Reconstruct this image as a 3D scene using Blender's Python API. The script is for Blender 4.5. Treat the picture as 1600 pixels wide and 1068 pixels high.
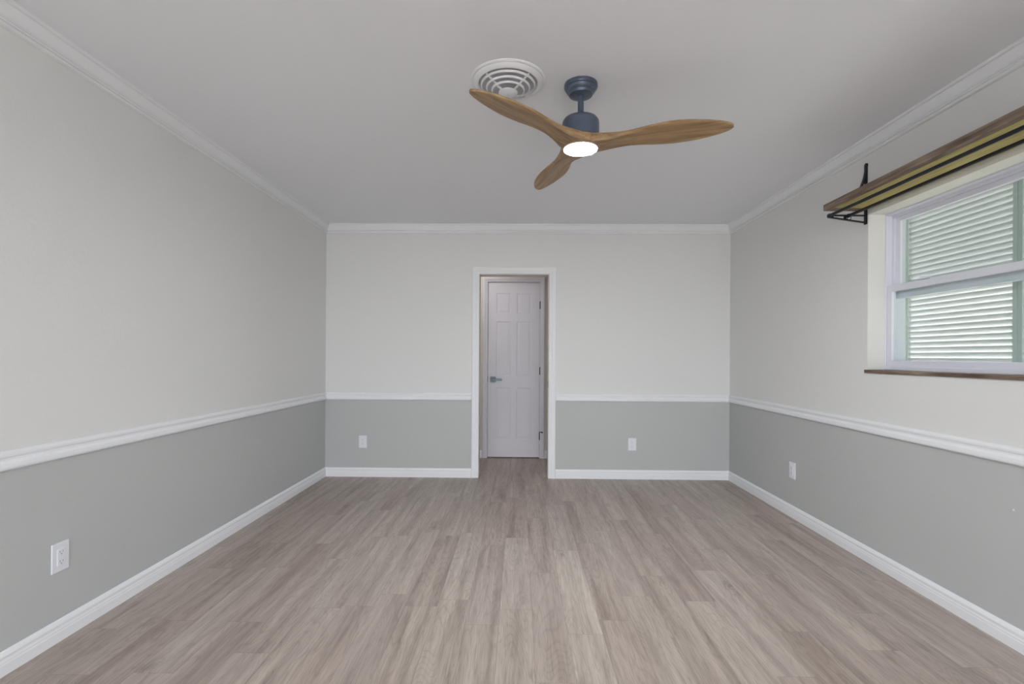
import bpy, bmesh, math, random
from mathutils import Vector, Matrix
random.seed(7)
for o in list(bpy.data.objects):
    bpy.data.objects.remove(o, do_unlink=True)
SC = bpy.context.scene
COL = SC.collection

# ------------------------------------------------------------------ camera
F, YAW, ROLL, CY = 780.0, .0142, .006, 556.483
CAMZ = 1.172
cd = bpy.data.cameras.new('camera'); cam = bpy.data.objects.new('camera', cd); COL.objects.link(cam)
cd.sensor_fit = 'HORIZONTAL'; cd.sensor_width = 36.0; cd.lens = 36.0 * F / 1600.0
cd.shift_y = (CY - 534.0) / 1600.0
cd.clip_start = .02
fw = Vector((-math.sin(YAW), math.cos(YAW), 0)); ri = Vector((math.cos(YAW), math.sin(YAW), 0)); up = Vector((0, 0, 1))
r2 = ri * math.cos(ROLL) + up * math.sin(ROLL); u2 = -ri * math.sin(ROLL) + up * math.cos(ROLL)
M = Matrix.Identity(4)
for i in range(3):
    M[i][0] = r2[i]; M[i][1] = u2[i]; M[i][2] = -fw[i]
M[2][3] = CAMZ
cam.matrix_world = M
SC.camera = cam

# ------------------------------------------------------------------ world, sun, exposure
w = bpy.data.worlds.new('world'); SC.world = w; w.use_nodes = True
bg = w.node_tree.nodes['Background']
bg.inputs['Color'].default_value = (.95, .975, 1.03, 1); bg.inputs['Strength'].default_value = 4.3
sl = bpy.data.lights.new('sun', 'SUN'); sl.energy = 14.0; sl.angle = .01; sl.color = (1, .97, .92)
sun = bpy.data.objects.new('sun', sl); COL.objects.link(sun)
sun.rotation_euler = Vector((-math.cos(math.radians(61)), .0, -math.sin(math.radians(61)))).to_track_quat('-Z', 'Y').to_euler()
sun.location = (6, 2, 8)
SC.view_settings.view_transform = 'Standard'; SC.view_settings.look = 'None'
SC.view_settings.gamma = 1.0; SC.view_settings.use_curve_mapping = False
SC.view_settings.exposure = .9
SC.display_settings.display_device = 'sRGB'

# ------------------------------------------------------------------ room numbers (metres)
XL, XR, YB, YF, H = -1.877, 2.022, 4.819, -3.1, 2.44
OX0, OX1, OZ = -.389, .287, 1.966            # cased opening in the back wall
WY0, WY1, WZ0, WZ1 = 1.66, 2.932, 1.108, 2.010   # window opening in the right wall
YH0, YH1 = YB + .14, 5.76                    # passage beyond the opening
HX0, HX1 = -1.3, 1.2

# ------------------------------------------------------------------ materials
def lin(c):
    return tuple((v / 12.92 if v <= .04045 else ((v + .055) / 1.055) ** 2.4) for v in c)
def rgb(r, g, b):
    return lin((r / 255, g / 255, b / 255)) + (1,)
def mat(name, col, rough=.6, metal=0, spec=.5):
    m = bpy.data.materials.new(name); m.use_nodes = True
    b = m.node_tree.nodes['Principled BSDF']
    b.inputs['Base Color'].default_value = col; b.inputs['Roughness'].default_value = rough
    b.inputs['Metallic'].default_value = metal; b.inputs['Specular IOR Level'].default_value = spec
    return m
class N:
    def __init__(s, m): s.t = m.node_tree; s.b = s.t.nodes['Principled BSDF']
    def n(s, kind, **kw):
        x = s.t.nodes.new(kind)
        for k, v in kw.items(): setattr(x, k, v)
        return x
    def l(s, a, b): s.t.links.new(a, b)
    def put(s, v, sock):
        if hasattr(v, 'links'): s.l(v, sock)
        else: sock.default_value = v
    def math(s, op, a, b=0.0, c=None):
        x = s.n('ShaderNodeMath', operation=op); s.put(a, x.inputs[0]); s.put(b, x.inputs[1])
        if c is not None: s.put(c, x.inputs[2])
        return x.outputs[0]
    def ramp(s, f, stops):
        x = s.n('ShaderNodeValToRGB'); s.l(f, x.inputs[0]); e = x.color_ramp.elements
        while len(e) < len(stops): e.new(.5)
        for i, (p, c) in enumerate(stops): e[i].position = p; e[i].color = c
        return x.outputs[0]
    def mix(s, f, a, b, bt='MIX'):
        x = s.n('ShaderNodeMix', data_type='RGBA', blend_type=bt)
        s.put(f, x.inputs[0]); s.put(a, x.inputs[6]); s.put(b, x.inputs[7]); return x.outputs[2]
    def noise(s, vec, scale, detail=4, rough=.5, dist=0):
        x = s.n('ShaderNodeTexNoise'); x.inputs['Scale'].default_value = scale
        x.inputs['Detail'].default_value = detail; x.inputs['Roughness'].default_value = rough
        x.inputs['Distortion'].default_value = dist
        s.l(vec, x.inputs['Vector']); return x.outputs['Fac']
    def bump(s, h, st, dist=.002):
        x = s.n('ShaderNodeBump'); x.inputs['Strength'].default_value = st; x.inputs['Distance'].default_value = dist
        s.l(h, x.inputs['Height']); s.l(x.outputs[0], s.b.inputs['Normal'])
    def scaled(s, vec, sc):
        x = s.n('ShaderNodeMapping'); x.inputs['Scale'].default_value = sc; s.l(vec, x.inputs['Vector']); return x.outputs[0]

def wall_paint(name, upper, lower):
    m = mat(name, upper, .62, spec=.35); q = N(m)
    g = q.n('ShaderNodeNewGeometry'); p = g.outputs['Position']
    sx = q.n('ShaderNodeSeparateXYZ'); q.l(p, sx.inputs[0])
    f = q.math('LESS_THAN', sx.outputs['Z'], .775)
    c = q.mix(f, upper, lower)
    q.l(c, q.b.inputs['Base Color'])
    a = q.noise(p, 45, 3, .6); b = q.noise(p, 9, 2, .5)
    h = q.math('ADD', a, q.math('MULTIPLY', b, 1.3))
    q.bump(h, .32, .003)
    return m
UP = rgb(233, 233, 232); LO = rgb(196, 198, 197)
M_wall = wall_paint('wall_paint', UP, LO)
M_hall = wall_paint('passage_paint', rgb(222, 214, 205), rgb(222, 214, 205))
M_ceil = mat('ceiling_paint', rgb(246, 247, 252), .75, spec=.25)
q = N(M_ceil); q.bump(q.noise(q.n('ShaderNodeNewGeometry').outputs['Position'], 30, 3, .6), .15, .002)
M_trim = mat('trim_paint', rgb(244, 245, 248), .5, spec=.3)
M_door = mat('door_paint', rgb(228, 226, 233), .5, spec=.3)
q = N(M_door); q.bump(q.noise(q.scaled(q.n('ShaderNodeNewGeometry').outputs['Position'], (60, 60, 3)), 3, 3, .6), .06, .001)
M_vinyl = mat('white_vinyl', rgb(232, 233, 244), .35)
M_reveal = mat('reveal_paint', rgb(230, 229, 225), .6)
M_plate = mat('white_plastic', rgb(238, 239, 246), .3)
M_slot = mat('outlet_slot', rgb(150, 150, 154), .6)
M_navy = mat('dark_slate_metal', rgb(88, 99, 117), .33, .35)
M_black = mat('black_iron', rgb(30, 32, 38), .42, .3)
M_gun = mat('gunmetal', rgb(88, 98, 106), .35, .7)
M_dark = mat('duct_dark', rgb(205, 206, 212), .8)
M_vent = mat('vent_enamel', rgb(236, 236, 240), .35)
M_shut = mat('shutter_vinyl', rgb(219, 220, 220), .5)
q = N(M_shut)
tr = q.n('ShaderNodeBsdfTranslucent'); tr.inputs[0].default_value = rgb(241, 241, 240)
mx = q.n('ShaderNodeMixShader'); mx.inputs[0].default_value = .29
q.l(q.b.outputs[0], mx.inputs[1]); q.l(tr.outputs[0], mx.inputs[2]); q.l(mx.outputs[0], q.t.nodes['Material Output'].inputs[0])
M_stile = mat('shutter_frame', rgb(205, 214, 210), .5)
M_stucco = mat('outside_stucco', rgb(215, 212, 200), .8)
M_ground = mat('outside_ground', rgb(150, 150, 132), .9)
q = N(M_ground); q.l(q.ramp(q.noise(q.n('ShaderNodeNewGeometry').outputs['Position'], 3, 5, .7), [(.3, rgb(96, 98, 84)), (.7, rgb(138, 134, 124))]), q.b.inputs['Base Color'])

def glass(name, tint, refl=.02):
    m = bpy.data.materials.new(name); m.use_nodes = True; t = m.node_tree; t.nodes.clear()
    o = t.nodes.new('ShaderNodeOutputMaterial'); a = t.nodes.new('ShaderNodeBsdfTransparent'); a.inputs[0].default_value = tint
    g = t.nodes.new('ShaderNodeBsdfGlossy'); g.inputs['Roughness'].default_value = .02
    x = t.nodes.new('ShaderNodeMixShader'); lw = t.nodes.new('ShaderNodeLayerWeight'); lw.inputs[0].default_value = .5
    pw = t.nodes.new('ShaderNodeMath'); pw.operation = 'POWER'; pw.inputs[1].default_value = 5
    ma = t.nodes.new('ShaderNodeMath'); ma.operation = 'MULTIPLY_ADD'; ma.inputs[1].default_value = .8; ma.inputs[2].default_value = refl
    t.links.new(lw.outputs['Facing'], pw.inputs[0]); t.links.new(pw.outputs[0], ma.inputs[0])
    t.links.new(ma.outputs[0], x.inputs[0]); t.links.new(a.outputs[0], x.inputs[1]); t.links.new(g.outputs[0], x.inputs[2])
    t.links.new(x.outputs[0], o.inputs[0]); return m
M_glass = glass('green_tinted_glass', (.92, .955, .945, 1))
M_clear = glass('clear_glass', (.97, .98, .98, 1))
M_lens = bpy.data.materials.new('lamp_diffuser'); M_lens.use_nodes = True
q = N(M_lens); q.b.inputs['Base Color'].default_value = (.9, .9, .9, 1)
q.b.inputs['Emission Color'].default_value = (.93, .97, 1, 1); q.b.inputs['Emission Strength'].default_value = 185

def plank_floor():
    m = mat('vinyl_plank_floor', (.3, .3, .3, 1), .42, spec=.5); q = N(m)
    p = q.n('ShaderNodeNewGeometry').outputs['Position']
    s = q.n('ShaderNodeSeparateXYZ'); q.l(p, s.inputs[0]); X, Y = s.outputs[0], s.outputs[1]
    W, Ln = .148, .915
    u = q.math('DIVIDE', q.math('ADD', X, .23 + W * 40), W)
    row = q.math('FLOOR', u); fu = q.math('FRACT', u)
    wn = q.n('ShaderNodeTexWhiteNoise', noise_dimensions='1D'); q.l(q.math('ADD', row, .37), wn.inputs['W'])
    v = q.math('ADD', q.math('DIVIDE', q.math('ADD', Y, 20.0), Ln), wn.outputs['Value'])
    pid = q.math('FLOOR', v); fv = q.math('FRACT', v)
    cb = q.n('ShaderNodeCombineXYZ'); q.l(row, cb.inputs[0]); q.l(pid, cb.inputs[1])
    w2 = q.n('ShaderNodeTexWhiteNoise', noise_dimensions='2D'); q.l(cb.outputs[0], w2.inputs['Vector'])
    rnd = w2.outputs['Value']; sc = q.n('ShaderNodeSeparateColor'); q.l(w2.outputs['Color'], sc.inputs[0])
    # plank local coordinates with a random shift for each plank
    cx = q.n('ShaderNodeCombineXYZ')
    q.l(X, cx.inputs[0]); q.l(q.math('ADD', Y, q.math('MULTIPLY', rnd, 37.0)), cx.inputs[1]); q.l(q.math('MULTIPLY', sc.outputs[1], 19.0), cx.inputs[2])
    loc = cx.outputs[0]
    broad = q.noise(q.scaled(loc, (17, .8, 1)), 1, 3, .5, .5)
    arch = q.noise(q.scaled(loc, (9, 1.0, 1)), 1, 1, .4, .3)
    lines = q.math('ABSOLUTE', q.math('SUBTRACT', q.math('FRACT', q.math('MULTIPLY', arch, 26.0)), .5))
    cath = q.noise(q.scaled(loc, (40, 3.6, 1)), 1, 5, .7, 1.4)
    fine = q.noise(q.scaled(loc, (300, 8, 1)), 1, 4, .7)
    base = q.ramp(rnd, [(0, rgb(195, 182, 173)), (.35, rgb(200, 189, 180)), (.65, rgb(204, 194, 185)), (1, rgb(210, 201, 192))])
    tone = q.ramp(broad, [(.3, rgb(212, 206, 203)), (.5, rgb(240, 237, 235)), (.68, rgb(255, 254, 252))])
    c = q.mix(1.0, base, tone, 'MULTIPLY')
    c = q.mix(.55, c, q.ramp(cath, [(.3, rgb(186, 178, 176)), (.46, rgb(232, 229, 228)), (.62, rgb(255, 255, 255))]), 'MULTIPLY')
    c = q.mix(.45, c, q.ramp(fine, [(.32, rgb(196, 189, 186)), (.6, rgb(255, 255, 255))]), 'MULTIPLY')
    c = q.mix(.36, c, q.ramp(lines, [(.0, rgb(205, 198, 195)), (.16, rgb(250, 248, 247)), (.5, rgb(255, 255, 255))]), 'MULTIPLY')
    # pinkish planks
    c = q.mix(q.math('MULTIPLY', q.math('GREATER_THAN', sc.outputs[2], .72), .12), c, rgb(170, 152, 149))
    # knots
    vo = q.n('ShaderNodeTexVoronoi'); vo.inputs['Scale'].default_value = 1
    wob = q.noise(q.scaled(loc, (18, 9, 1)), 1, 3, .6)
    vm = q.n('ShaderNodeVectorMath', operation='ADD'); q.l(q.scaled(loc, (4.6, 1.7, 1)), vm.inputs[0])
    wc = q.n('ShaderNodeCombineXYZ'); q.l(q.math('MULTIPLY', wob, .5), wc.inputs[0]); q.l(q.math('MULTIPLY', wob, .3), wc.inputs[1]); q.l(wc.outputs[0], vm.inputs[1])
    q.l(vm.outputs[0], vo.inputs['Vector'])
    k = q.ramp(vo.outputs['Distance'], [(.0, (1, 1, 1, 1)), (.045, (.55, .55, .55, 1)), (.075, (.05, .05, .05, 1)), (.1, (.4, .4, .4, 1)), (.17, (0, 0, 0, 1))])
    c = q.mix(q.math('MULTIPLY', k, .7), c, rgb(108, 95, 88))
    # seams
    e1 = q.math('LESS_THAN', q.math('MINIMUM', fu, q.math('SUBTRACT', 1.0, fu)), .008)
    e2 = q.math('LESS_THAN', q.math('MINIMUM', fv, q.math('SUBTRACT', 1.0, fv)), .0016)
    c = q.mix(q.math('MULTIPLY', q.math('MAXIMUM', e1, e2), .33), c, rgb(110, 100, 96))
    q.l(c, q.b.inputs['Base Color'])
    q.bump(q.math('ADD', fine, cath), .12, .0006)
    return m
M_floor = plank_floor()

def wood(name, dark, mid, light, axis=0, freq=1.0, rough=.5):
    m = mat(name, mid, rough, spec=.35); q = N(m)
    tc = q.n('ShaderNodeTexCoord').outputs['Object']
    a = [28.0 * freq] * 3; a[axis] = 1.6 * freq
    b = [150.0 * freq] * 3; b[axis] = 7.0 * freq
    n1 = q.noise(q.scaled(tc, tuple(a)), 1, 5, .6, 1.5); n2 = q.noise(q.scaled(tc, tuple(b)), 1, 3, .6)
    c = q.ramp(n1, [(.3, dark), (.5, mid), (.72, light)])
    c = q.mix(.7, c, q.ramp(n2, [(.3, rgb(190, 180, 172)), (.6, (1, 1, 1, 1))]), 'MULTIPLY')
    q.l(c, q.b.inputs['Base Color']); q.bump(n2, .1, .0005)
    return m
M_fanwood = wood('fan_walnut', rgb(140, 112, 82), rgb(170, 140, 104), rgb(190, 160, 118), 0, .9, .45)
M_board = wood('stained_board', rgb(88, 74, 64), rgb(134, 116, 102), rgb(172, 154, 138), 1, 1.0, .6)
M_board_lit = wood('window_lit_board', rgb(180, 163, 98), rgb(199, 184, 116), rgb(212, 198, 134), 1, .7, .6)  # shelf wood with bounced window light put into the colour

# ------------------------------------------------------------------ mesh helpers
def link(name, bm, m, parent=None, smooth=False, loc=None):
    me = bpy.data.meshes.new(name); bmesh.ops.recalc_face_normals(bm, faces=bm.faces[:]); bm.to_mesh(me); bm.free()
    for mm in (m if isinstance(m, (list, tuple)) else [m]): me.materials.append(mm)
    if smooth:
        for p in me.polygons: p.use_smooth = True
        me.set_sharp_from_angle(angle=math.radians(35))
    o = bpy.data.objects.new(name, me); COL.objects.link(o)
    if parent: o.parent = parent
    if loc: o.location = loc
    return o
def box(bm, x0, x1, y0, y1, z0, z1, bev=0, seg=2):
    vs = [bm.verts.new((x, y, z)) for x in (x0, x1) for y in (y0, y1) for z in (z0, z1)]
    fs = [bm.faces.new([vs[i] for i in f]) for f in ((0, 1, 3, 2), (4, 6, 7, 5), (0, 4, 5, 1), (2, 3, 7, 6), (0, 2, 6, 4), (1, 5, 7, 3))]
    if bev:
        es = list({e for f in fs for e in f.edges})
        bmesh.ops.bevel(bm, geom=es, offset=bev, segments=seg, profile=.5, affect='EDGES')
    return bm
def B(*a, **k): return box(bmesh.new(), *a, **k)
def lathe(bm, prof, cx=0, cy=0, n=64, cap0=False, cap1=False):
    rings = []
    for r, z in prof:
        if r < 1e-6: rings.append([bm.verts.new((cx, cy, z))])
        else: rings.append([bm.verts.new((cx + r * math.cos(2 * math.pi * i / n), cy + r * math.sin(2 * math.pi * i / n), z)) for i in range(n)])
    for a, b in zip(rings, rings[1:]):
        for i in range(n):
            j = (i + 1) % n
            if len(a) == 1 and len(b) == 1: continue
            if len(a) == 1: bm.faces.new((a[0], b[i], b[j]))
            elif len(b) == 1: bm.faces.new((a[i], a[j], b[0]))
            else: bm.faces.new((a[i], a[j], b[j], b[i]))
    if cap0 and len(rings[0]) > 1: bm.faces.new(rings[0])
    if cap1 and len(rings[-1]) > 1: bm.faces.new(rings[-1])
    return bm
def tube(bm, pts, r, n=16, cap=True):
    pts = [Vector(p) for p in pts]; rings = []
    for i, p in enumerate(pts):
        d = (pts[min(i + 1, len(pts) - 1)] - pts[max(i - 1, 0)]).normalized()
        a = d.cross(Vector((0, 0, 1)));
        if a.length < .01: a = d.cross(Vector((0, 1, 0)))
        a.normalize(); b = d.cross(a)
        rr = r[i] if isinstance(r, (list, tuple)) else r
        rings.append([bm.verts.new(p + (a * math.cos(2 * math.pi * k / n) + b * math.sin(2 * math.pi * k / n)) * rr) for k in range(n)])
    for a, b in zip(rings, rings[1:]):
        for k in range(n): bm.faces.new((a[k], a[(k + 1) % n], b[(k + 1) % n], b[k]))
    if cap: bm.faces.new(rings[0]); bm.faces.new(rings[-1])
    return bm
def tag(o, label=None, cat=None, group=None, kind=None):
    if label: o['label'] = label
    if cat: o['category'] = cat
    if group: o['group'] = group
    if kind: o['kind'] = kind
    return o
def empty(name, loc):
    o = bpy.data.objects.new(name, None); COL.objects.link(o); o.location = loc; o.empty_display_size = .1
    return o
def struct(o, label, cat): return tag(o, label, cat, kind='structure')
def sweep(bm, prof, p0, p1, n, m0=0, m1=0):
    """profile (depth from wall, z) along p0-p1 (2D); n = inward normal; m = mitre factor at each end"""
    p0 = Vector(p0); p1 = Vector(p1); d = (p1 - p0).normalized(); n = Vector(n)
    A = [bm.verts.new((*(p0 + n * a + d * a * m0), z)) for a, z in prof]
    Bv = [bm.verts.new((*(p1 + n * a - d * a * m1), z)) for a, z in prof]
    k = len(prof)
    for i in range(k): bm.faces.new((A[i], A[(i + 1) % k], Bv[(i + 1) % k], Bv[i]))
    bm.faces.new(A); bm.faces.new(Bv)
    return bm

# ------------------------------------------------------------------ shell
struct(link('floor', B(XL - .2, XR + .22, YF - .2, YH1 + .4, -.1, 0), M_floor), 'grey brown wood look plank floor running toward the doorway', 'floor')
struct(link('ceiling', B(XL - .2, XR + .22, YF - .2, YH1 + .4, H, H + .12), M_ceil), 'smooth white painted ceiling of the empty room', 'ceiling')
struct(link('wall_left', B(XL - .2, XL, YF, YB, 0, H), M_wall), 'left wall, off white above and grey below the chair rail', 'wall')
bm = bmesh.new()
XO = XR + .22
box(bm, XR, XO, YF, WY0, 0, H); box(bm, XR, XO, WY1, YB, 0, H); box(bm, XR, XO, WY0, WY1, 0, WZ0 - .02); box(bm, XR, XO, WY0, WY1, WZ1, H)
struct(link('wall_right', bm, M_wall), 'right wall with the window, off white above grey', 'wall')
bm = bmesh.new()
box(bm, XL - .2, OX0, YB, YH0, 0, H); box(bm, OX1, XO, YB, YH0, 0, H); box(bm, OX0, OX1, YB, YH0, OZ, H)
struct(link('wall_back', bm, M_wall), 'far wall with the cased opening in its middle', 'wall')
bm = bmesh.new()                                       # wall behind the camera with a wide glazed opening added for sky light
GX0, GX1, GZ = -1.7, 1.85, 2.2
box(bm, XL - .2, GX0, YF - .2, YF, 0, H); box(bm, GX1, XO, YF - .2, YF, 0, H); box(bm, GX0, GX1, YF - .2, YF, GZ, H)
struct(link('wall_front', bm, M_wall), 'near wall behind the camera around an added wide glass door', 'wall')
bm = bmesh.new()
for x0, x1 in ((HX0 - .1, HX0), (HX1, HX1 + .1)): box(bm, x0, x1, YH0, YH1, 0, H)
DX0, DX1, DZ = -.361, .236, 2.026
box(bm, HX0 - .1, DX0 - .018, YH1, YH1 + .12, 0, H); box(bm, DX1 + .018, HX1 + .1, YH1, YH1 + .12, 0, H); box(bm, DX0 - .018, DX1 + .018, YH1, YH1 + .12, DZ + .018, H)
box(bm, HX0 - .1, HX1 + .1, YH1 + .3, YH1 + .38, 0, H)
struct(link('wall_passage', bm, M_hall), 'beige wall of the small passage seen through the opening', 'wall')

# unseen sliding glass door, added behind the camera to let sky light in
g = empty('added_window', ((GX0 + GX1) / 2, YF - .1, 0)); struct(g, 'unseen wide glass door added behind the camera for daylight', 'window')
bm = bmesh.new(); cx = (GX0 + GX1) / 2; hw = (GX1 - GX0) / 2
for x in (-hw, -.04, hw - .06): box(bm, x, x + .06 + (.02 if x == -.04 else 0), -.03, .03, 0, GZ)
box(bm, -hw, hw, -.03, .03, 0, .06); box(bm, -hw, hw, -.03, .03, GZ - .06, GZ)
link('window_frame', bm, M_vinyl, g)
link('window_pane', B(-hw + .06, hw - .06, -.004, .004, .06, GZ - .06), M_clear, g)
pl = bpy.data.lights.new('sky_portal', 'AREA'); pl.shape = 'RECTANGLE'; pl.size = 2 * hw; pl.size_y = GZ; pl.cycles.is_portal = True
po = bpy.data.objects.new('sky_portal', pl); COL.objects.link(po); po.location = (cx, YF - .22, GZ / 2); po.rotation_euler = (math.pi / 2, 0, 0)

# ------------------------------------------------------------------ mouldings
CROWN = [(0, H), (.048, H), (.048, H - .010), (.045, H - .013), (.037, H - .013), (.037, H - .017), (.033, H - .026), (.027, H - .040), (.021, H - .052), (.015, H - .058),
         (.011, H - .060), (.011, H - .063), (.020, H - .065), (.020, H - .071), (.012, H - .073), (.011, H - .076), (.016, H - .078), (.015, H - .084), (.009, H - .087), (0, H - .087)]
RAIL = [(0, .742), (.006, .742), (.010, .746), (.018, .749), (.020, .757), (.019, .770), (.014, .776), (.009, .781), (.010, .789), (.015, .795), (.016, .803), (.013, .810), (.006, .815), (0, .815)]
BASE = [(0, 0), (.014, 0), (.014, .040), (.0125, .043), (.0125, .052), (.0105, .055), (.0105, .064), (.0125, .067), (.011, .074), (.006, .084), (.003, .087), (0, .087)]
def run(name, prof, segs, label, m=M_trim):
    bm = bmesh.new()
    for s in segs: sweep(bm, prof, *s)
    return struct(link(name, bm, m), label, 'moulding')
CAS = .0685
L_, R_, Bk = ((XL, YF), (XL, YB), (1, 0), 1, 1), ((XR, YF), (XR, YB), (-1, 0), 1, 1), ((XL, YB), (XR, YB), (0, -1), 1, 1)
Bs = [((XL, YB), (OX0 - CAS, YB), (0, -1), 1, 0), ((OX1 + CAS, YB), (XR, YB), (0, -1), 0, 1)]
Fr = ((XL, YF), (XR, YF), (0, 1), 1, 1)
run('trim_1', CROWN, [L_], 'white crown moulding along the top of the left wall')
run('trim_2', CROWN, [R_], 'white crown moulding above the window wall')
run('trim_3', CROWN, [Bk], 'white crown moulding across the far wall')
run('trim_4', RAIL, [L_], 'white chair rail along the left wall')
run('trim_5', RAIL, [R_], 'white chair rail below the window')
run('trim_6', RAIL, Bs[:1], 'white chair rail on the far wall left of the opening')
run('trim_7', RAIL, Bs[1:], 'white chair rail on the far wall right of the opening')
run('baseboard_left', BASE, [L_], 'white ridged baseboard along the left wall')
run('baseboard_right', BASE, [R_], 'white ridged baseboard under the window wall')
run('baseboard_back_left', BASE, Bs[:1], 'white baseboard on the far wall left of the opening')
run('baseboard_back_right', BASE, Bs[1:], 'white baseboard on the far wall right of the opening')
run('baseboard_passage', BASE, [((HX0, YH1), (DX0 - .062, YH1), (0, -1), 0, 0), ((DX1 + .062, YH1), (HX1, YH1), (0, -1), 0, 0)], 'baseboard at the end of the passage beside the panelled door')

CASP = [(0, 0), (.009, 0), (.012, .006), (.012, .022), (.016, .030), (.018, .044), (.018, .060), (.015, .066), (0, .0685)]   # (depth, across)
def casing(bm, x0, x1, zt, y, sgn=-1, wid=.0685, z0=0.0):
    k = wid / .0685; P = [(d, a * k) for d, a in CASP]; n = len(P)
    path = [((x0, z0), (-1, 0)), ((x0, zt), (-1, 1)), ((x1, zt), (1, 1)), ((x1, z0), (1, 0))]
    rows = [[bm.verts.new((px + ox * a, y + sgn * d, pz + oz * a)) for d, a in P] for (px, pz), (ox, oz) in path]
    for a, b in zip(rows, rows[1:]):
        for i in range(n): bm.faces.new((a[i], a[(i + 1) % n], b[(i + 1) % n], b[i]))
    bm.faces.new(rows[0]); bm.faces.new(rows[-1])
bm = bmesh.new(); casing(bm, OX0, OX1, OZ, YB)
t8 = struct(link('trim_8', bm, M_trim), 'white casing framing the open doorway in the far wall', 'door casing')
JB = mat('jamb_paint', rgb(226, 219, 212), .5)
bm = bmesh.new(); j = .004
box(bm, OX0, OX0 + j, YB + .001, YH0, 0, OZ); box(bm, OX1 - j, OX1, YB + .001, YH0, 0, OZ); box(bm, OX0 + j, OX1 - j, YB + .001, YH0, OZ - j, OZ)
link('jamb_lining', bm, JB, t8)
link('strike_plate', B(OX1 - j - .002, OX1 - j, YB + .03, YB + .06, .87, .93, bev=.0005), mat('worn_brass', rgb(120, 104, 84), .5, .4), t8)

# ------------------------------------------------------------------ door at the end of the passage
d1 = empty('door_1', ((DX0 + DX1) / 2, YH1, 0)); struct(d1, 'white six panel door with a dark lever at the end of the passage', 'door')
dw = (DX1 - DX0); h2 = dw / 2
def panel_door():
    bm = bmesh.new(); z0, z1 = .012, DZ - .003; x0, x1 = -h2 + .002, h2 - .002
    xs = [x0, x0 + .095, -.035, .035, x1 - .095, x1]
    zs = [z0, .215, .81, .945, 1.575, 1.665, DZ - .125, z1]
    def yz(v): return v
    cache = {}
    def V(x, y, z):
        k = (round(x, 5), round(y, 5), round(z, 5))
        if k not in cache: cache[k] = bm.verts.new((x, y, z))
        return cache[k]
    def quad(*p): bm.faces.new([V(*q_) for q_ in p])
    for i in range(5):
        for k in range(7):
            a, b, c, d = xs[i], xs[i + 1], zs[k], zs[k + 1]
            if i in (1, 3) and k in (1, 3, 5):
                lv = [(0, 0), (.006, .0045), (.014, .0045), (.034, .001)]
                for (s0, y0), (s1, y1) in zip(lv, lv[1:]):
                    o = [(a + s0, c + s0), (b - s0, c + s0), (b - s0, d - s0), (a + s0, d - s0)]
                    n_ = [(a + s1, c + s1), (b - s1, c + s1), (b - s1, d - s1), (a + s1, d - s1)]
                    for e in range(4):
                        f = (e + 1) % 4
                        quad((o[e][0], y0, o[e][1]), (o[f][0], y0, o[f][1]), (n_[f][0], y1, n_[f][1]), (n_[e][0], y1, n_[e][1]))
                quad(*[(x, lv[-1][1], z) for x, z in n_])
            else: quad((a, 0, c), (b, 0, c), (b, 0, d), (a, 0, d))
    # edges and back
    T = .035
    for i in range(5):
        quad((xs[i], 0, z0), (xs[i + 1], 0, z0), (xs[i + 1], T, z0), (xs[i], T, z0)); quad((xs[i], 0, z1), (xs[i + 1], 0, z1), (xs[i + 1], T, z1), (xs[i], T, z1))
    for k in range(7):
        quad((x0, 0, zs[k]), (x0, 0, zs[k + 1]), (x0, T, zs[k + 1]), (x0, T, zs[k])); quad((x1, 0, zs[k]), (x1, 0, zs[k + 1]), (x1, T, zs[k + 1]), (x1, T, zs[k]))
    for i in range(5):
        for k in range(7): quad((xs[i], T, zs[k]), (xs[i + 1], T, zs[k]), (xs[i + 1], T, zs[k + 1]), (xs[i], T, zs[k + 1]))
    return bm
leaf = link('door_leaf', panel_door(), M_door, d1)
bm = bmesh.new(); casing(bm, -h2 - .002, h2 + .002, DZ + .002, 0, -1, .058)
link('door_casing', bm, M_door, d1)
bm = bmesh.new(); box(bm, -h2 - .018, -h2 - .001, .0, .12, 0, DZ + .018); box(bm, h2 + .001, h2 + .018, .0, .12, 0, DZ + .018); box(bm, -h2 - .001, h2 + .001, .0, .12, DZ + .001, DZ + .018)
link('door_jamb', bm, M_door, d1)
hd = link('door_handle', B(-.033, .033, -.008, .0, -.033, .033, bev=.0015), M_gun, leaf, loc=(-h2 + .062, -.0005, .905)); hd['label'] = 'grey square door handle plate'
lv = bmesh.new(); tube(lv, [(-h2 + .062, -.008, .905), (-h2 + .062, -.045, .905)], .010); box(lv, -h2 + .05, -h2 + .165, -.056, -.042, .894, .916, bev=.003)
link('lever', lv, M_gun, leaf)
for z in (1.763, 1.007, .257):
    bm = bmesh.new(); tube(bm, [(h2 + .004, -.007, z - .045), (h2 + .004, -.007, z + .045)], .0065); box(bm, h2 - .002, h2 + .012, -.0022, -.0006, z - .044, z + .044)
    link('hinge', bm, M_black, d1)
bm = bmesh.new(); tube(bm, [(h2 + .006, -.012, .305), (h2 + .03, -.045, .305)], .004); tube(bm, [(h2 + .028, -.042, .305), (h2 + .033, -.05, .305)], .008)
link('door_stop', bm, M_black, d1)
link('strike_plate', B(-h2 - .012, -h2 + .002, -.0022, -.0006, .875, .94), M_black, d1)
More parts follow.
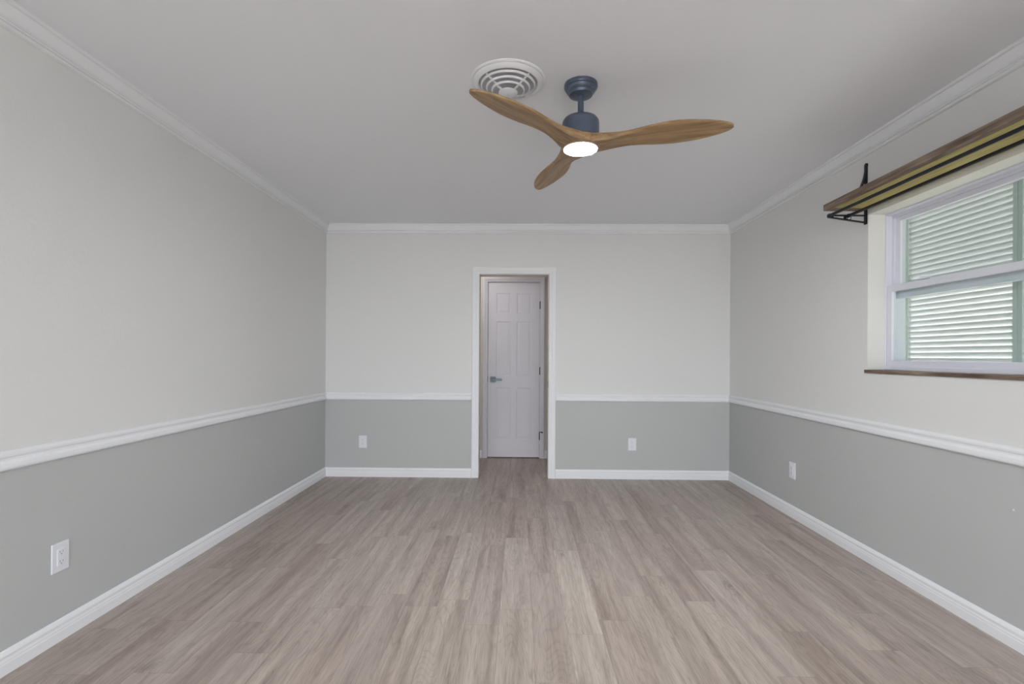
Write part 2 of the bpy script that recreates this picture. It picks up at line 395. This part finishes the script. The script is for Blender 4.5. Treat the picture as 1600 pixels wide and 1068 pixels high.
# added passage ceiling lamp (out of view), brightens the passage and door
hl = empty('passage_fill_lamp', (-.75, 5.35, H)); tag(hl, 'small round lamp added out of view to brighten the passage', 'fill light')
link('fill_lamp_base', lathe(bmesh.new(), [(.12, 0), (.12, -.02), (0, -.02)]), M_trim, hl)
bm = lathe(bmesh.new(), [(.105, -.02), (.1, -.05), (.07, -.075), (0, -.085)])
M_hl = bpy.data.materials.new('passage_fill_diffuser'); M_hl.use_nodes = True
q = N(M_hl); q.b.inputs['Emission Color'].default_value = (1, .965, .93, 1); q.b.inputs['Emission Strength'].default_value = 13
link('lamp_diffuser', bm, M_hl, hl, True)

# ------------------------------------------------------------------ window in the right wall
w1 = empty('window_1', (XR + .10, (WY0 + WY1) / 2, WZ0)); struct(w1, 'white single hung window in the right wall under the wooden shelf', 'window')
hy = (WY1 - WY0) / 2; hz = WZ1 - WZ0; G = .0
# local: x outwards from frame front, y along wall, z up from opening bottom
def ring(bm, x0, x1, y0, y1, z0, z1, wy, wzb, wzt, bev=.002):
    box(bm, x0, x1, y0, y0 + wy, z0, z1, bev=bev); box(bm, x0, x1, y1 - wy, y1, z0, z1, bev=bev)
    box(bm, x0 + .0005, x1 - .0005, y0 + wy - .001, y1 - wy + .001, z0, z0 + wzb, bev=bev); box(bm, x0 + .0005, x1 - .0005, y0 + wy - .001, y1 - wy + .001, z1 - wzt, z1, bev=bev)
bm = bmesh.new(); ring(bm, 0, .10, -hy, hy, 0, hz, .010, .02, .012)
box(bm, .034, .099, -hy + .001, -hy + .024, .001, hz - .001); box(bm, .034, .099, hy - .024, hy - .001, .001, hz - .001)
box(bm, .034, .099, -hy + .023, hy - .023, hz - .028, hz - .001)
link('window_frame', bm, M_vinyl, w1)
bm = bmesh.new(); ring(bm, .006, .030, -hy + .012, hy - .012, .018, .483, .036, .034, .036)
ls = link('lower_sash', bm, M_vinyl, w1)
link('window_pane', B(.016, .020, -hy + .045, hy - .045, .05, .45), M_glass, ls)
bm = bmesh.new(); ring(bm, .046, .070, -hy + .022, hy - .022, .408, hz - .022, .034, .060, .030)
us = link('upper_sash', bm, M_vinyl, w1)
link('window_pane', B(.056, .060, -hy + .052, hy - .052, .47, hz - .048), M_glass, us)
bm = bmesh.new(); box(bm, -.004, .022, .33, .40, .484, .490, bev=.002); box(bm, -.004, .004, .345, .385, .489, .498, bev=.002)
link('sash_lock', bm, M_vinyl, ls)
wy = hy + .012
link('window_sill', B(-.108, -.0005, -wy, wy, -.0205, -.0015, bev=.0015), M_board, w1)['label'] = 'brown wooden strip sill'
# plaster reveal lining
bm = bmesh.new(); e = .004
box(bm, -.0995, -.0005, hy - e, hy, 0, hz); box(bm, -.0995, -.0005, -hy, -hy + e, 0, hz); box(bm, -.0995, -.0005, -hy + e, hy - e, hz - e, hz)
link('window_reveal', bm, M_reveal, w1)

# shutters outside
SX = XR + .246
def shutter(y0, y1, sa_, sb_, label, zb=1.0, zt=2.12):
    r = empty('louvered_shutter', (SX, (y0 + y1) / 2, zb)); tag(r, label, 'shutter', 'white louvered shutters outside the window')
    hh = (y1 - y0) / 2; Hh = zt - zb; la, lb = -hh + sa_, hh - sb_
    for a, b in ((-hh, la), (lb, hh)):
        link('stile', B(-.016, .016, a, b, 0, Hh, bev=.002), M_stile, r)
    link('rail', B(-.016, .016, la, lb, 0, .05, bev=.002), M_stile, r); link('rail', B(-.016, .016, la, lb, Hh - .05, Hh, bev=.002), M_stile, r)
    bm = bmesh.new(); z = .066; A = math.radians(63)
    while z < Hh - .06:
        prof = []
        for k in range(9):
            t_ = -1 + k / 4; prof.append((t_ * .0225, .0022 * (1 - t_ * t_) + .001))
        for k in range(8, -1, -1):
            t_ = -1 + k / 4; prof.append((t_ * .0225, -.0008))
        ca, sa = math.cos(-A), math.sin(-A)
        pts = [(u_ * ca - v_ * sa, u_ * sa + v_ * ca + z) for u_, v_ in prof]
        Av = [bm.verts.new((x, la, zz)) for x, zz in pts]; Bv = [bm.verts.new((x, lb, zz)) for x, zz in pts]; n = len(pts)
        for i in range(n): bm.faces.new((Av[i], Av[(i + 1) % n], Bv[(i + 1) % n], Bv[i]))
        bm.faces.new(Av); bm.faces.new(Bv)
        z += .0301
    link('louvers', bm, M_shut, r)
    return r
shutter(2.2915, 2.974, .0225, .045, 'white louvered shutter outside the window, seen nearly whole through the panes')
shutter(1.609, 2.2905, .045, .0225, 'white louvered shutter outside, only its edge visible at the photo\'s right border')
bm = bmesh.new(); box(bm, XO, XO + .52, -1, 6.0, H - .04, H + .12); 
struct(link('roof_eave', bm, M_stucco), 'roof eave shading the window from outside', 'eave')
gd = bmesh.new(); box(gd, -14, 16, -16, 14, -.3, -.12); struct(link('ground', gd, M_ground), 'grass ground around the house', 'ground')
struct(link('added_patio', B(-4, 6, -6, YF - .2, -.12, -.04), mat('added_patio_concrete', rgb(176, 172, 166), .8)), 'unseen pale concrete slab added behind the camera to bounce light', 'added_patio')  # added outside the glass door to throw light up at the ceiling

# ------------------------------------------------------------------ shelf over the window
SY0, SY1 = 1.50, 2.965; ZS0, ZS1 = 2.036, 2.073; SXF = 1.785
sh = empty('wall_shelf', (XR, (SY0 + SY1) / 2, ZS0)); tag(sh, 'long dark brown wooden shelf on black brackets above the window', 'shelf')
sl2 = (SY1 - SY0) / 2; dp = XR - SXF
bd = link('shelf_board', B(-dp, -.002, -sl2, sl2, .001, ZS1 - ZS0, bev=.002), M_board, sh)
ub = link('window_light_patch', B(-dp + .025, -.004, -sl2 + .012, sl2 - .07, -.001, .0012), M_board_lit, bd); ub['label'] = 'underside patch coloured pale yellow for window light'  # inset patch painted where window light reaches the board from below
def bracket_meshes():
    bm = bmesh.new(); hwid = .011
    # wall plate
    box(bm, -.008, 0, -hwid, hwid, -.082, .268, bev=.002)
    tube(bm, [(-.006, -.0, .262), (0, 0, .262)], .013, 16)
    # curved brace over the board (rises from the board to the plate)
    pts = []
    for k in range(13):
        a = k / 12; pts.append((-.006 - .080 * (1 - a) ** 1.5, 0, .037 + .187 * a))
    for (p, r_) in zip(pts, pts[1:]):
        ribbon(bm, p, r_, .007, .018)
    # horizontal arm under board
    box(bm, -.222, -.004, -.008, .008, -.034, -.027, bev=.001)
    # diagonal strut below
    ribbon(bm, (-.222, 0, -.040), (-.004, 0, -.072), .006, .014)
    # cradle posts to the board
    box(bm, -.128, -.120, -.007, .007, -.056, -.027); box(bm, -.200, -.194, -.007, .007, -.045, -.027)
    # little scroll between arm and strut
    sc_ = [(-.10 + .012 * math.cos(t_ * .5), 0, -.045 + .010 * math.sin(t_ * .5)) for t_ in range(0, 13)]
    tube(bm, sc_, .0025, 8)
    return bm
def ribbon(bm, p, r_, th, wd):
    p = Vector(p); r_ = Vector(r_); d = (r_ - p).normalized(); n = Vector((-d.z, 0, d.x)) * th / 2; y = Vector((0, wd / 2, 0)); o = d * .001
    vs = [bm.verts.new(v) for v in (p - o - n - y, p - o + n - y, p - o + n + y, p - o - n + y, r_ + o - n - y, r_ + o + n - y, r_ + o + n + y, r_ + o - n + y)]
    for f in ((0, 1, 2, 3), (4, 7, 6, 5), (0, 4, 5, 1), (1, 5, 6, 2), (2, 6, 7, 3), (3, 7, 4, 0)): bm.faces.new([vs[i] for i in f])
for yb in (2.965 - .012 - (2.965 - 2.955), SY0 + .03):
    bk = link('bracket', bracket_meshes(), M_black, sh); bk.location = (0, yb - (SY0 + SY1) / 2, 0); bk['label'] = 'black iron bracket'
def rod(x, z, label, y1, rad):
    r = empty('curtain_rod', (x, y1, z)); tag(r, label, 'curtain rod', 'curtain rods under the shelf')
    link('rod', tube(bmesh.new(), [(0, 0, 0), (0, SY0 - y1 + .02, 0)], rad, 20), M_black, r, True)
    bm = bmesh.new(); tube(bm, [(0, .014, 0), (0, .010, 0), (0, -.002, 0), (0, -.006, 0)], [rad * .8, rad * 1.35, rad * 1.35, rad], 20)
    link('finial', bm, M_black, r, True)
rod(1.803, 1.9985 + .004, 'black curtain rod nearer the room, below the front edge of the shelf', 2.93, .0088)
rod(1.912, 1.9985 + .003, 'black curtain rod nearer the wall, below the middle of the shelf', 2.93, .0085)

# ------------------------------------------------------------------ outlets
def outlet(x, y, z, rot, label, decora=False, w_=.0775, h_=.119):
    r = empty('wall_outlet', (x, y, z)); r.rotation_euler = (0, 0, rot); tag(r, label, 'outlet', 'wall outlets')
    link('cover_plate', B(-w_ / 2, w_ / 2, -.006, .0, -h_ / 2, h_ / 2, bev=.0025), M_plate, r)
    if decora:
        f = link('receptacle', B(-.0165, .0165, -.0085, -.005, -.0335, .0335, bev=.001), M_plate, r)
    else:
        f = None
    for s in (-1, 1):
        c_ = s * .0195; fs_ = f
        if not decora: fs_ = link('receptacle', B(-.0165, .0165, -.0085, -.005, c_ - .0135, c_ + .0135, bev=.001), M_plate, r)
        bm = bmesh.new()
        box(bm, -.0075, -.0055, -.0092, -.008, c_ - .001, c_ + .007); box(bm, .0055, .0075, -.0092, -.008, c_ - .001, c_ + .007)
        tube(bm, [(0, -.0092, c_ - .007), (0, -.008, c_ - .007)], .0025, 10)
        link('socket_slots', bm, M_slot, fs_)
outlet(-1.509, YB, .338, 0, 'white outlet on the far wall left of the opening')
outlet(1.092, YB, .334, 0, 'white outlet on the far wall right of the opening')
outlet(XL, 2.0175, .3415, math.pi / 2, 'white rectangular outlet low on the left wall nearest the camera', True)
outlet(XR, 3.709, .3445, -math.pi / 2, 'white outlet low on the right wall below the chair rail', True)
link('paint_chip', lathe(bmesh.new(), [(0, 0), (.004, 0), (.004, .0015), (0, .002)], n=12), M_plate, bpy.data.objects['wall_right']).matrix_local = Matrix.Translation((XR, 2.066, .558)) @ Matrix.Rotation(-math.pi / 2, 4, 'Y')

# ------------------------------------------------------------------ round ceiling vent
v = empty('ceiling_vent', (-.058, 2.297, H)); tag(v, 'round white ceiling air vent with concentric rings beside the fan', 'vent')
link('flange', lathe(bmesh.new(), [(.172, 0), (.172, -.004), (.166, -.008), (.160, -.007), (.157, -.011), (.147, -.018), (.139, -.021), (.135, -.018), (.134, -.010), (.134, 0)]), M_vent, v, True)
link('duct', lathe(bmesh.new(), [(.133, -.003), (0, -.003)]), M_dark, v)
rr = [(.121, -.0255), (.097, -.036), (.072, -.046)]
for r_, z_ in rr:
    link('ring', lathe(bmesh.new(), [(r_ + .0045, z_ + .005), (r_ + .005, z_ + .0025), (r_ + .001, z_ - .0025), (r_ - .002, z_ - .003), (r_ - .002, z_ - .0015), (r_ + .001, z_ + .0015), (r_ + .0045, z_ + .005)]), M_vent, v, True)
link('centre_disc', lathe(bmesh.new(), [(.044, -.055), (.043, -.058), (.030, -.063), (0, -.066)]), M_vent, v, True)
for k in range(4):
    bm = bmesh.new(); a = math.radians(45 + 90 * k); c_, s_ = math.cos(a), math.sin(a)
    p = [Vector((.038 * c_, .038 * s_, -.060)), Vector((.132 * c_, .132 * s_, -.0225))]; nn = Vector((-s_, c_, 0)) * .004; zz = Vector((0, 0, .006))
    vs = [bm.verts.new(x) for x in (p[0] - nn, p[0] + nn, p[0] + nn + zz, p[0] - nn + zz, p[1] - nn, p[1] + nn, p[1] + nn + zz, p[1] - nn + zz)]
    for f in ((0, 1, 2, 3), (4, 7, 6, 5), (0, 4, 5, 1), (1, 5, 6, 2), (2, 6, 7, 3), (3, 7, 4, 0)): bm.faces.new([vs[i] for i in f])
    link('crossbar', bm, M_vent, v)
link('screw', lathe(bmesh.new(), [(0, -.0675), (.003, -.067), (.003, -.064)], n=12), M_dark, v)

# ------------------------------------------------------------------ ceiling fan
fan = empty('ceiling_fan', (.2806, 2.3337, H)); tag(fan, 'three blade wooden ceiling fan with dark slate motor and lit white lamp', 'ceiling fan')
link('canopy', lathe(bmesh.new(), [(.077, 0), (.078, -.012), (.076, -.017), (.071, -.020), (.070, -.026), (.065, -.034), (.057, -.040), (.056, -.044), (.054, -.050), (.046, -.053), (.030, -.054), (0, -.054)]), M_navy, fan, True)
link('downrod', lathe(bmesh.new(), [(.014, -.05), (.014, -.142), (.0195, -.143), (.020, -.150), (.017, -.152)], n=32), M_navy, fan, True)
link('motor_housing', lathe(bmesh.new(), [(.017, -.148), (.032, -.151), (.060, -.156), (.077, -.163), (.084, -.173), (.086, -.185), (.086, -.254), (0, -.254)]), M_navy, fan, True)
link('hub', lathe(bmesh.new(), [(0, -.2545), (.084, -.2545), (.088, -.258), (.0885, -.290), (.083, -.298), (.0, -.298)]), M_fanwood, fan, True)
link('light_ring', lathe(bmesh.new(), [(.0800, -.297), (.0800, -.3022), (.0785, -.3028), (.0770, -.3018), (.0770, -.299)]), M_vent, fan, True)
link('lamp_lens', lathe(bmesh.new(), [(.0768, -.2985), (.0758, -.3020), (.066, -.3040), (0, -.3050)]), M_lens, fan, True)
def interp(tab, x):
    for (a, *p), (b, *r_) in zip(tab, tab[1:]):
        if x <= b:
            t_ = max(0, (x - a) / (b - a)); t_s = t_
            return [u_ + (v_ - u_) * t_s for u_, v_ in zip(p, r_)]
    return list(tab[-1][1:])
# r: cw edge s, ccw edge s (positive = clockwise side seen from above)
PLAN = [(.05, .070, -.070), (.085, .062, -.068), (.12, .051, -.058), (.16, .044, -.054), (.20, .042, -.053), (.24, .046, -.056), (.28, .055, -.063), (.33, .066, -.071), (.38, .074, -.077), (.43, .076, -.079), (.48, .071, -.076), (.53, .061, -.069), (.57, .051, -.059), (.61, .038, -.046), (.635, .027, -.034), (.65, .017, -.023), (.657, .008, -.012), (.660, .000, -.004)]
# r: z of bottom at centre, thickness, pitch deg
SECT = [(.05, -.2965, .040, 0), (.09, -.2965, .040, 0), (.14, -.291, .034, 3), (.20, -.283, .024, 7), (.27, -.279, .020, 10), (.40, -.278, .018, 10), (.55, -.277, .015, 10), (.66, -.276, .010, 9)]
def catmull(tab, x):
    return interp(tab, x)
def blade():
    bm = bmesh.new(); rs = []
    r_ = .05
    while r_ < .60: rs.append(r_); r_ += .0125
    rs += [.605, .615, .625, .634, .642, .648, .653, .657, .6595, .660]
    rows = []; n = 16
    for r_ in rs:
        cw, ccw = [sum(interp(PLAN, min(.66, max(.05, r_ + d_)))[i] for d_ in (-.012, 0, .012)) / 3 if r_ < .6 else interp(PLAN, r_)[i] for i in (0, 1)]
        zb, th, pt = [sum(interp(SECT, r_ + d_)[i] for d_ in (-.025, 0, .025)) / 3 for i in range(3)]
        T = math.tan(math.radians(pt)); row = []
        c0 = (cw + ccw) / 2; hw_ = (cw - ccw) / 2 * (1 + .03 * max(0, min(1, (r_ - .22) / .12)))
        for side in (0, 1):
            for k in range(n + 1):
                t_ = math.cos(math.pi * k / n); t_ = t_ if side == 0 else -t_
                if side and k in (0, n): continue
                s = c0 + hw_ * t_
                ex = 10 + 16 * max(0, min(1, (.30 - r_) / .18)); prof = (1 - abs(t_) ** ex) ** .5
                z = zb + s * T + th / 2 + (-1 if side == 0 else 1) * th / 2 * prof
                row.append(bm.verts.new((r_, -s, z)))
        rows.append(row)
    for a, b in zip(rows, rows[1:]):
        m_ = len(a)
        for k in range(m_): bm.faces.new((a[k], a[(k + 1) % m_], b[(k + 1) % m_], b[k]))
    bm.faces.new(rows[0]); bm.faces.new(rows[-1])
    return bm
b0 = link('blade', blade(), M_fanwood, fan, True)
b0.rotation_euler = (0, 0, math.radians(-15.5))
for k in (1, 2):
    c_ = b0.copy(); COL.objects.link(c_); c_.parent = fan; c_.rotation_euler = (0, 0, math.radians(-15.5 + 120 * k))
